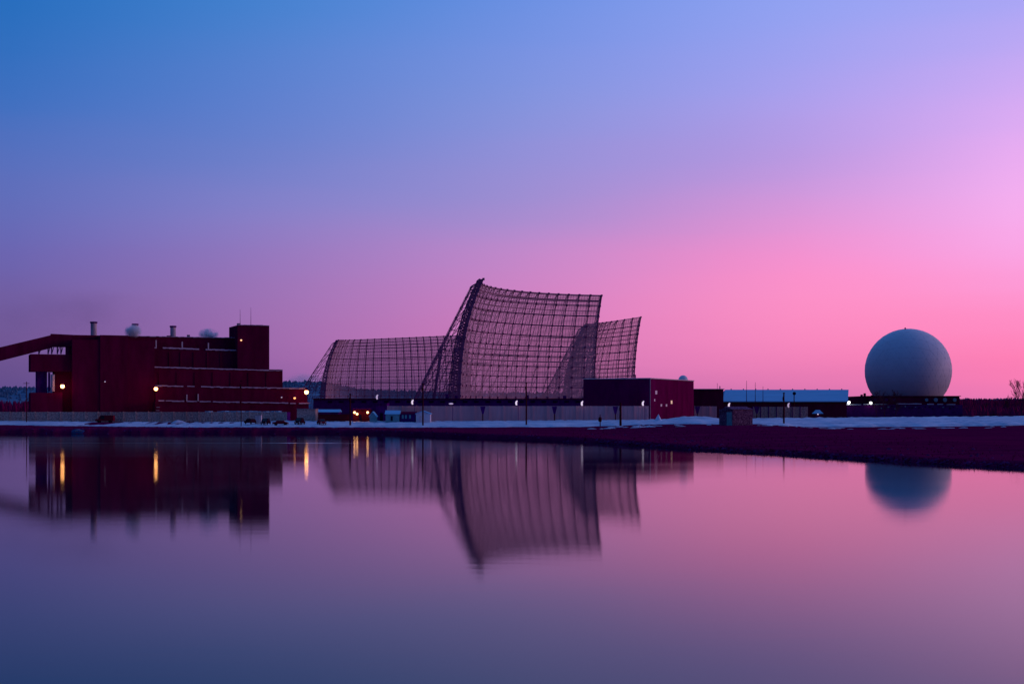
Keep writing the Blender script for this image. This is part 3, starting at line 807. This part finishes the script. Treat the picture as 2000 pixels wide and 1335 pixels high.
o, bs = gable(617.5, 661, 804, 799, 426, 7, m_navy, m_roofblue, 'snowy_hut', 'dark hut under a thin pale blue snow roof, right of the grey shed', 'eave')
bs = at(650, 0, 417); bs.z = PLAT
o = thing('low_brick_store', bs, 'low maroon brick store in front of the snow-roofed hut', 'shed')
b = MB(); frame_box(b, 621, 683, 809, 417, 4); b.build('wall', m_brick, o, origin=bs)
b = MB(); frame_box(b, 620.5, 683.5, 808, 416.8, 4.6, z0=at(0,809,417).z); b.build('roof', m_red2, o, origin=bs)

# plum building with two faces and a small dome
Cn = Vector((41.3, 425.0, 0)); dL = Vector((-.902, .432, 0)); dR = Vector((.432, .902, 0))
bs = Vector((41.3, 440, PLAT)); o = thing('plum_building', bs, 'large box-shaped plum red building with a small white dome on its roof corner', 'building')
def rot_box(mb, l0, l1, r0, r1, z0, z1):
    P4 = [Cn+dL*l1+dR*r0, Cn+dL*l0+dR*r0, Cn+dL*l0+dR*r1, Cn+dL*l1+dR*r1]
    mb.hexa([(p.x,p.y,z0) for p in P4] + [(p.x,p.y,z1) for p in P4])
ZT = CZ+61.5/F_PX*425
b = MB(); rot_box(b, 0, 21.6, 0, 41, PLAT-1, ZT-.25); b.build('wall', m_plum, o, origin=bs)
b = MB(); rot_box(b, -.15, 21.8, -.15, 41.2, ZT-.25, ZT); b.build('roof', m_pale, o, origin=bs)
b = MB(); rot_box(b, -.1, .1, -.1, .12, PLAT-1, ZT-.3); b.build('corner_trim', m_conc, o, origin=bs)
b = MB(); dc = Cn+dL*2.4+dR*37.5; b.ball((dc.x, dc.y, ZT+.05), 1.55, 24, 12, z0=-.15); b.build('dome', m_radome, o, origin=bs)
b = MB(); rot_box(b, 5, 5.25, 1, 1.25, ZT, ZT+1.0); b.build('roof_vent', m_navy, o, origin=bs)
def facewin(px, py, w, h, m):
    k = (px-1000)/F_PX; r_ = (k*Cn.y-Cn.x)/(dR.x-k*dR.y); p = Cn+dR*r_; z = zat(py, p); q = dR*(w/2); n = -dL*.06
    b = MB(); b.hexa([(p-q+n*0).to_tuple()[:2]+(z-h/2,), (p-q+n).to_tuple()[:2]+(z-h/2,), (p+q+n).to_tuple()[:2]+(z-h/2,), (p+q).to_tuple()[:2]+(z-h/2,),
                      (p-q+n*0).to_tuple()[:2]+(z+h/2,), (p-q+n).to_tuple()[:2]+(z+h/2,), (p+q+n).to_tuple()[:2]+(z+h/2,), (p+q).to_tuple()[:2]+(z+h/2,)])
    b.build('window', m, o, origin=bs)
for w in ((1281.5,766,1.6,1.1,e_win),(1278.5,781,.8,.7,e_win),(1291.5,791,1.3,.7,e_win),(1301.5,791,1.3,.7,e_win),(1311.5,785,1.3,1.0,e_winw)): facewin(*w)
# low red building and blue-roofed warehouse
bs = at(1385, 0, 520); bs.z = PLAT
o = thing('low_red_block', bs, 'low dark red block between the plum building and the blue roof', 'building')
b = MB(); frame_box(b, 1340, 1413, 760, 518, 18); b.build('wall', m_red2, o, origin=bs)
b = MB(); frame_box(b, 1339, 1415, 758.8, 517.6, 18.8, z0=at(0,760,518).z); b.build('roof', m_pale, o, origin=bs)
for px, y0 in ((1401, 748), (1406, 753.5)):
    b = MB(); p = at(px, y0, 522); b.bar((p.x,522,at(0,760,522).z-.5),(p.x,522,p.z),.3 if px>1402 else .12); b.build('roof_aerial', m_navy, o, origin=bs)
bs = at(1533, 0, 545); bs.z = PLAT
o = thing('warehouse', bs, 'long warehouse with a pale frosty blue sloping roof', 'warehouse')
e = at(1411, 783, 536); f_ = at(1656, 783, 536); r0 = at(1417, 760.5, 549); r1 = at(1657.5, 760.5, 549)
b = MB(); b.box(e.x+.3, f_.x-.3, 536.6, 562, PLAT-.3, e.z-.1); b.build('wall', m_red2, o, origin=bs)
b = MB(); eb = e+Vector((0,27,0)); fb = f_+Vector((0,27,0)); v = [e, f_, r1, r0, eb, fb]
b.add([*v, e-Vector((0,0,.3)), f_-Vector((0,0,.3)), fb-Vector((0,0,.3)), eb-Vector((0,0,.3))], [(0,1,2,3),(3,2,5,4),(6,7,1,0),(4,5,8,9),(1,7,8,5,2),(0,3,4,9,6),(6,9,8,7)])
b.build('roof', m_roofblue, o, origin=bs)
for k in range(10):
    b = MB(); p = at(1428+24*k, 759.5, 549.2); b.tube([(p.x,p.y,r0.z-.3),(p.x,p.y,p.z+.15)], .22, 8); b.build('ridge_vent', m_navy, o, origin=bs)
for px, y0 in ((1458, 743), (1475, 746), (1490, 754)):
    b = MB(); p = at(px, y0, 536); b.bar((p.x,535.8,e.z-.2),(p.x,535.8,p.z),.22,.1); b.build('roof_aerial', m_navy, o, origin=bs)
p = at(1551, 768, 530); bs = Vector((p.x, 530, PLAT))
o = thing('round_sign', bs, 'dark round disc on a post in front of the long blue roof', 'sign')
b = MB(); b.tube([(p.x,530,PLAT-.3),(p.x,530,p.z)], .18, 8); b.build('post', m_pole, o, origin=bs)
b = MB(); b.tube([(p.x,529.8,p.z),(p.x,529.5,p.z)], .62, 16); b.build('disc', m_dark, o, origin=bs)

# boarded hut by the shore
hc = at(1431, 833, 366); hz = gz(hc.x, 366)-.1; bs = Vector((hc.x, 366, hz))
o = thing('boarded_hut', bs, 'mottled dark boarded hut with a pale door, standing on the bare shore', 'hut')
dl = Vector((-.72, .69, 0)); dr = Vector((.69, .72, 0)).normalized(); dr = Vector((.90,.43,0)).normalized(); dl = Vector((-.43,.90,0)).normalized()
c0 = Vector((hc.x, 366, 0)); zt = at(0, 797.5, 366).z
def hb(mb, l0, l1, r0, r1, z0, z1):
    P4 = [c0+dl*l0+dr*r0, c0+dl*l0+dr*r1, c0+dl*l1+dr*r1, c0+dl*l1+dr*r0]
    mb.hexa([(q.x,q.y,z0) for q in P4]+[(q.x,q.y,z1) for q in P4])
b = MB(); hb(b, 0, 6.2, 0, 6.2, hz-.3, zt-.2); b.build('wall', m_hut, o, origin=bs)
b = MB(); rz = zt+.55
q = [c0+dl*-.2+dr*-.2, c0+dl*-.2+dr*6.4, c0+dl*6.4+dr*6.4, c0+dl*6.4+dr*-.2]; ms = (q[0]+q[3])/2; me_ = (q[1]+q[2])/2
b.add([(q[0].x,q[0].y,zt-.2),(q[1].x,q[1].y,zt-.2),(q[2].x,q[2].y,zt-.9),(q[3].x,q[3].y,zt-.9),(ms.x,ms.y,rz),(me_.x,me_.y,rz)], [(0,1,5,4),(3,4,5,2),(0,4,3),(1,2,5),(0,3,2,1)])
b.build('roof', m_hut, o, origin=bs)
b = MB(); hb(b, -.06, 0, -.0, .0, 0, 0); b = MB()
P4 = [c0+dl*.35+dr*-.07, c0+dl*.35+dr*0, c0+dl*2.6+dr*0, c0+dl*2.6+dr*-.07]
b.hexa([(v_.x,v_.y,hz+.1) for v_ in P4]+[(v_.x,v_.y,zt-.9) for v_ in P4]); b.build('door', m_teal, o, origin=bs)

# marker post on the snow
p = at(1172, 809, 390); z0 = gz(p.x, 390); bs = Vector((p.x, 390, z0))
o = thing('valve_post', bs, 'small dark post with a bulging box, alone on the snow before the grey wall', 'post')
b = MB(); b.tube([(p.x+.05,390,z0-.3),(p.x,390,p.z)], [.14,.11], 8); b.build('post', m_pole, o, origin=bs)
b = MB(); b.tube([(p.x,390,p.z-2.0),(p.x,390,p.z-1.75),(p.x,390,p.z-.9),(p.x,390,p.z-.6)], [.3,.48,.42,.14], 10); b.build('box', m_pole, o, origin=bs)

# umbrella-roofed kiosk
p = at(1597, 800, 420); bs = Vector((p.x, 420, PLAT))
o = thing('kiosk', bs, 'small kiosk under a wide snow-covered hipped roof with a tiny lamp', 'kiosk')
b = MB(); b.box(p.x-.7,p.x+.7,419.3,420.7,PLAT-.3,p.z-1.1); b.build('wall', m_red2, o, origin=bs)
b = MB(); zz = p.z; rr = [(-1.45,-1.3),(1.45,-1.3),(1.45,1.3),(-1.45,1.3)]
b.hexa([(p.x+x,420+y,zz-1.1) for x,y in rr]+[(p.x+x*.35,420+y*.35,zz) for x,y in rr]); b.build('roof', m_roofblue, o, origin=bs)
q = at(1597.5, 808.5, 418.4); b = MB(); b.ball(q, .18); b.build('lamp', e_pink, o, origin=bs)

# ------------------------------------------------------------------ radome and its building
rc0 = at(1773.5, 724, 690); RAD = 85/F_PX*690*0.968
bs = Vector((rc0.x, 690, PLAT))
o = thing('radome', bs, 'huge white spherical radome standing on a low dark building', 'radome')
import bmesh
bm = bmesh.new(); bmesh.ops.create_icosphere(bm, subdivisions=5, radius=RAD)
me = bpy.data.meshes.new('shell'); bmesh.ops.translate(bm, verts=bm.verts, vec=rc0-bs); bm.to_mesh(me); bm.free(); me.materials.append(m_radome)
sh = bpy.data.objects.new('shell', me); C.objects.link(sh); sh.parent = o
bm = bmesh.new(); bmesh.ops.create_icosphere(bm, subdivisions=3, radius=RAD*1.004)
q0 = rc0-bs; b = MB()
for e_ in bm.edges:
    pa, pb_ = e_.verts[0].co, e_.verts[1].co
    pm_ = ((pa+pb_)/2).normalized()*RAD*1.001
    b.bar(q0+pa.normalized()*RAD*1.0, q0+pm_, .07); b.bar(q0+pm_, q0+pb_.normalized()*RAD*1.0, .07)
bm.free(); sm_ = b.build('panel_seam', m_seam); sm_.parent = o
zroof = at(0, 773, 640).z
b = MB(); b.tube([(rc0.x,690,PLAT),(rc0.x,690,zroof+1.2)], RAD*.72, 40); b.build('base_ring', m_conc, o, origin=bs)
b = MB(); q = rc0+Vector((-2.2,-3,RAD*.985)); b.tube([q-Vector((0,0,.5)), q+Vector((0,0,.7))], .35, 8); b.build('top_light', m_navy, o, origin=bs)
bs = at(1780, 0, 650); bs.z = PLAT
o = thing('radome_building', bs, 'long low dark building under the radome with round vents and snowy ledges', 'building')
b = MB(); frame_box(b, 1697, 1874, 774, 640, 62); b.build('wall', m_red2, o, origin=bs)
b = MB(); frame_box(b, 1694, 1877, 772.6, 639.6, 62.8, z0=at(0,774,640).z); b.build('roof', m_red2, o, origin=bs)
b = MB(); frame_box(b, 1600, 1697, 776, 642, 30); b.build('side_wing', m_red2, o, origin=bs)
b = MB(); frame_box(b, 1604, 1880, 790, 606, 33); low = b.build('lower_wing', m_navy, o, origin=bs)
def ell(pairs, Y, m, nm, par, th=1.5):
    for a_, c_, y_ in pairs:
        b = MB(); n = max(1, int((c_-a_)/7))
        for k in range(n): frame_box(b, a_+(c_-a_)*k/n, a_+(c_-a_)*(k+1)/n, y_-random.uniform(0,.9), Y-.4, .9+random.uniform(0,.03), z0=at(0, y_+th, Y).z)
        b.build(nm, m, par, origin=bs)
ell([(1616,1682,789.4),(1687,1733,788.6),(1752,1800,787.8),(1812,1824,788.6),(1832,1842,788.6),(1850,1866,789)], 606, m_snow, 'snow_ledge', low, 1.2)
for px, s_ in ((1612, 1.1), (1632, 1.3), (1655,.9)):
    c = at(px, 789.5, 605); b = MB(); b.ball((c.x, 606.5, c.z-.2), s_, 14, 6, sq=(1.3,1,.9), z0=0.0); b.build('snow_lump', m_snow, low, origin=bs)
for px, rr_ in ((1710,2.6),(1731,3),(1748,2.8),(1810,3.2),(1828,4),(1846,4),(1865,3.6)):
    c = at(px, 780.5, 639.4); b = MB(); b.tube([(c.x, 639.4, c.z),(c.x, 639.9, c.z)], rr_/F_PX*640*1.0, 14); b.build('round_vent', m_teal if px > 1800 else m_navy, o, origin=bs)
for i in range(26):
    px = 1700+i*6.7; y_ = random.uniform(791.5, 797)
    b = MB(); frame_box(b, px, px+random.uniform(1.5,4), y_, 605.8, .12, z0=at(0, y_+random.uniform(1,2.4), 606).z); b.build('window', random.choice([m_dark, m_teal, m_hut]), low, origin=bs)
for px, y0 in ((1683.5, 770), (1689.5, 767.5), (1704, 771)):
    b = MB(); frame_box(b, px-1.8, px+1.8, y0, 643, 1.2, z0=at(0,777,643).z); b.build('roof_vent', m_red2, o, origin=bs)
for px, py in ((1658, 785.5), (1701, 786.5)):
    p = at(px, py, 604.4); b = MB(); b.tube([(p.x,605,p.z+1.6),(p.x,604.4,p.z+1.0),(p.x,604.4,p.z+.5)], [.12,.12,.5], 8)
    l = b.build('floodlamp', m_navy, o, origin=bs); b = MB(); b.ball(p, .6); b.build('bulb', e_white, l, origin=bs)

# bare trees
def bare_tree(px, Y, H, label, seed, spread=.45):
    rnd = random.Random(seed); X = at(px,0,Y).x; bs = Vector((X, Y, PLAT-.1)); o = thing('bare_tree', bs, label, 'tree', 'leafless trees on the right')
    tb = MB(); cb = MB()
    def br(p, d, L, r, lv):
        n = 3; q = p; pts_ = [p]
        for k in range(n):
            d = (d+Vector((rnd.uniform(-.12,.12), rnd.uniform(-.12,.12), .06))).normalized(); q = q+d*(L/n); pts_.append(q)
        (tb if lv == 0 else cb).tube(pts_, [r, r*.85, r*.7, r*.5], 5 if lv == 0 else 3, cap=False)
        if lv >= 4: return
        for k in range(5 if lv == 0 else 4):
            u = rnd.uniform(.3, 1.0) if lv else rnd.uniform(.2, 1.0); i_ = min(n-1, int(u*n)); s_ = pts_[i_].lerp(pts_[i_+1], u*n-i_)
            a = rnd.uniform(0, 6.28); nd = (d*1.0 + Vector((math.cos(a), math.sin(a), rnd.uniform(-.05,.3)))*spread*rnd.uniform(.7,1.4)).normalized()
            br(s_, nd, L*rnd.uniform(.45,.68), max(.035, r*.5), lv+1)
    br(bs, Vector((0,0,1)), H*.62, H*.014, 0)
    tb.build('trunk', m_bark, o, origin=bs); cb.build('crown', m_bark, o, origin=bs)
bare_tree(1996, 560, 16.5, 'tallest leafless tree, at the right edge above the dark wood', 11, .42)
bare_tree(1984, 575, 13.5, 'leafless tree just left of the tallest one at the right edge', 12)
bare_tree(1970, 590, 9.0, 'small leafless tree leaning out of the wood near the right edge', 13)
bare_tree(1921, 640, 6.5, 'tiny leafless tree poking above the wood right of the radome building', 17)
bare_tree(1728, 600, 12.5, 'broad leafless tree before the lower left of the radome', 14, .65)
bare_tree(1748, 602, 11, 'leafless tree before the bottom of the radome, right of a broader one', 15, .6)
bare_tree(1712, 598, 9.5, 'low leafless tree at the left foot of the radome', 16, .6)

# ------------------------------------------------------------------ vehicles and yard objects
def car(px, py_base, Y, rz, paint, label, L=4.6, W=1.8, H=1.45, van=False):
    p = at(px, py_base, Y); bs = Vector((p.x, Y, p.z)); o = thing('parked_car', bs, label, 'car', 'cars parked along the snow'); o.rotation_euler[2] = rz
    prof = [(-L/2,.35),(-L/2,.75),(-L/2+.1,.9),(-L*.32,.95),(-L*.22,H),(L*.18,H),(L*.30,.95),(L/2-.15,.82),(L/2,.6),(L/2,.35)]
    if van: prof = [(-L/2,.4),(-L/2,H*.95),(-L/2+.15,H),(L*.22,H),(L*.34,1.05),(L/2-.1,.95),(L/2,.7),(L/2,.4)]
    n = len(prof); b = MB(); w = W/2
    vs = [(x,-w*(.86 if z > 1.0 else 1),z) for x,z in prof]+[(x,w*(.86 if z > 1.0 else 1),z) for x,z in prof]
    b.add(vs, [tuple(range(n)), tuple(range(2*n-1, n-1, -1))]+[(i,i+n,(i+1)%n+n,(i+1)%n) for i in range(n)])
    def loc(mb, nm, m, par=o):
        q = mb.build(nm, m); q.parent = par; return q
    loc(b, 'body', paint)
    b = MB(); xs0, xs1 = (-L*.2, L*.16) if not van else (L*.0, L*.2)
    for s_ in (-1, 1):
        b.box(xs0, xs1, s_*w*.9-.02, s_*w*.9+.02, 1.0, H-.12)
    loc(b, 'side_window', m_glass)
    b = MB(); x0 = L*.30 if not van else L*.34
    b.hexa([(x0+.02,-w*.78,1.0),(x0+.04,-w*.78,1.0),(x0+.04,w*.78,1.0),(x0+.02,w*.78,1.0),(L*.19+.02,-w*.7,H-.08),(L*.19+.04,-w*.7,H-.08),(L*.19+.04,w*.7,H-.08),(L*.19+.02,w*.7,H-.08)])
    loc(b, 'windscreen', m_glass)
    for x in (-L*.3, L*.31):
        for s_ in (-1, 1):
            b = MB(); b.tube([(x, s_*w-.1*s_, .33),(x, s_*w+.04*s_, .33)], .33, 14); loc(b, 'wheel', m_tyre)
    for s_ in (-1, 1):
        b = MB(); b.ball((L/2-.02, s_*w*.7, .66), .12, 8, 6); loc(b, 'headlight', m_light)
        b = MB(); b.box(-L/2-.02,-L/2+.02, s_*w*.75-.12, s_*w*.75+.12,.65,.8); loc(b, 'tail_light', m_carred)
car(205, 824.5, 420, R(180), m_carred, 'dark maroon van parked side-on at the left before the fence', L=5.4, H=2.1, van=True)
car(490, 827.5, 405, R(70), m_cardark, 'dark car left of the pale upright cabinet', H=1.5)
car(519, 829, 402, R(-95), m_cardark, 'dark car seen end-on, right of the pale upright cabinet', H=1.8)
car(585.5, 828.5, 403, R(-100), m_cardark, 'dark car seen end-on in front of the pale grey shed', H=1.9)
car(628, 829, 402, R(-70), m_carred, 'dark maroon car parked before the low brick store', H=1.7)
car(548, 830, 400, R(0), m_carred, 'flat dark red car half buried behind the shore bank', H=1.3, L=4.4)
p = at(504, 827, 406); bs = Vector((p.x,406,p.z-.2)); o = thing('utility_cabinet', bs, 'pale upright cabinet standing on the snow before the fence', 'cabinet')
b = MB(); b.box(p.x-.9,p.x+.9,406,407.2,p.z-.3,at(0,810.5,406).z); b.build('body', m_pale, o, origin=bs)
b = MB(); b.box(p.x-1.0,p.x+1.0,405.9,407.3,at(0,810.5,406).z,at(0,809.7,406).z); b.build('lid', m_conc, o, origin=bs)
b = MB(); b.box(p.x-.02,p.x+.02,405.95,406,p.z,at(0,811.5,406).z); b.build('door_seam', m_dark, o, origin=bs)
# snow-dusted boat on the shore
X = at(160,0,354).x; Y = shore(X)+.8; bs = Vector((X,Y,0))
o = thing('upturned_boat', bs, 'dark blue upturned boat at the water\'s edge on the left', 'boat')
b = MB(); n = 14; vs = []; fs = []
for i in range(n+1):
    u = i/n; w = .8*math.sin(math.pi*min(1,u*.85+.12))**.6; h = 1.05*math.sin(math.pi*min(.98,u*.8+.15))**.5
    for k in range(9):
        a = math.pi*k/8; vs.append((X-1.8+3.6*u, Y+w*math.cos(a), .05+h*math.sin(a)**.8))
for i in range(n):
    for k in range(8): fs.append((i*9+k, i*9+k+1, (i+1)*9+k+1, (i+1)*9+k))
fs += [tuple(range(9)), tuple(range(n*9+8, n*9-1, -1))]
b.add(vs, fs, True); b.build('hull', m_boat, o, origin=bs)
b = MB(); b.bar((X-1.7,Y,1.0),(X+1.7,Y,1.05),.12); b.build('keel', m_boat, o, origin=bs)
b = MB(); b.box(X-.8,X-.1,Y-.72,Y-.6,.62,.8); b.box(X+.2,X+.9,Y-.72,Y-.6,.66,.84); b.build('pale_marks', m_conc, o, origin=bs)

# dead grass and stones along the water's edge
b = MB()
for i in range(5200):
    x = random.choice([random.uniform(-165, 20), random.uniform(10, 75), random.uniform(20, 62)]); sh_ = shore(x)
    y = sh_ + (random.uniform(-.3, 2.5) if random.random() < .5 else random.uniform(0, 1)**1.6*max(2, yfront(x)-sh_-3))
    z = gz(x, y)-.05; h = random.uniform(.10, .34)*(1.5 if random.random() < .06 else 1)
    for k in range(4):
        a = random.uniform(0, 6.28); dx, dy = math.cos(a)*h*.5, math.sin(a)*h*.5; w = random.uniform(.02, .05)
        b.add([(x-w, y, z), (x+w, y, z), (x+dx, y+dy, z+h)], [(0, 1, 2)])
struct(b.build('dead_grass', m_grass), 'stuff')
b = MB()
for i in range(900):
    x = random.choice([random.uniform(-165, 20), random.uniform(15, 62)]); y = shore(x)+random.uniform(-.6, 2.2) if random.random() < .75 else shore(x)+random.uniform(0, 60)
    if y > yfront(x)-2: continue
    r_ = random.uniform(.08, .3); blob(b, (x, y, gz(x, y)-.06), r_*1.4, r_, r_*.9, n=6, rings=2)
struct(b.build('shore_stones', m_stone), 'stuff')

# ------------------------------------------------------------------ steam
def steam(c, r, dens, seed, scale, colr=(1,1,1,1)):
    b = MB(); b.ball(c, 1.0, 20, 12, sq=r); o = b.build('steam_plume', None, origin=c); struct(o, 'stuff')
    m = bpy.data.materials.new('steam'); m.use_nodes = True; t = m.node_tree; t.nodes.remove(t.nodes['Principled BSDF'])
    v = t.nodes.new('ShaderNodeVolumePrincipled'); v.inputs['Color'].default_value = colr
    tc_ = t.nodes.new('ShaderNodeTexCoord')
    n = t.nodes.new('ShaderNodeTexNoise'); n.inputs['Scale'].default_value = scale; n.inputs['Detail'].default_value = 3
    mp_ = t.nodes.new('ShaderNodeMapping'); mp_.inputs['Location'].default_value = (seed*3.1, seed, 0)
    t.links.new(tc_.outputs['Object'], mp_.inputs[0]); t.links.new(mp_.outputs[0], n.inputs[0])
    # falls to nothing at the rim
    dv = t.nodes.new('ShaderNodeVectorMath'); dv.operation = 'DIVIDE'; dv.inputs[1].default_value = r; t.links.new(tc_.outputs['Object'], dv.inputs[0])
    ln = t.nodes.new('ShaderNodeVectorMath'); ln.operation = 'LENGTH'; t.links.new(dv.outputs[0], ln.inputs[0])
    f1 = t.nodes.new('ShaderNodeMapRange'); f1.inputs['From Min'].default_value = 1.0; f1.inputs['From Max'].default_value = 0.2; t.links.new(ln.outputs['Value'], f1.inputs['Value'])
    f2 = t.nodes.new('ShaderNodeMapRange'); f2.inputs['From Min'].default_value = 0.36; f2.inputs['From Max'].default_value = 0.6; t.links.new(n.outputs[0], f2.inputs['Value'])
    mm = t.nodes.new('ShaderNodeMath'); mm.operation = 'MULTIPLY'; t.links.new(f1.outputs[0], mm.inputs[0]); t.links.new(f2.outputs[0], mm.inputs[1])
    m2 = t.nodes.new('ShaderNodeMath'); m2.operation = 'MULTIPLY'; t.links.new(mm.outputs[0], m2.inputs[0]); m2.inputs[1].default_value = dens
    t.links.new(m2.outputs[0], v.inputs['Density']); t.links.new(v.outputs[0], t.nodes['Material Output'].inputs['Volume'])
    o.data.materials.append(m)
p = plan(260, 14); steam((p.x, p.y, zat(647, p)), (2.9, 2.2, 2.4), 4.5, 1, .7)
p = plan(407, 15.5); steam((p.x, p.y, zat(652, p)), (3.6, 2.4, 2.0), 2.6, 2, .6)
p = at(594, 742, 2900); steam(p, (42, 25, 16), .06, 3, .03)
p = plan(150, 20); steam((p.x, p.y, zat(612, p)), (30, 12, 9), .016, 4, .08, (.25,.2,.35,1))
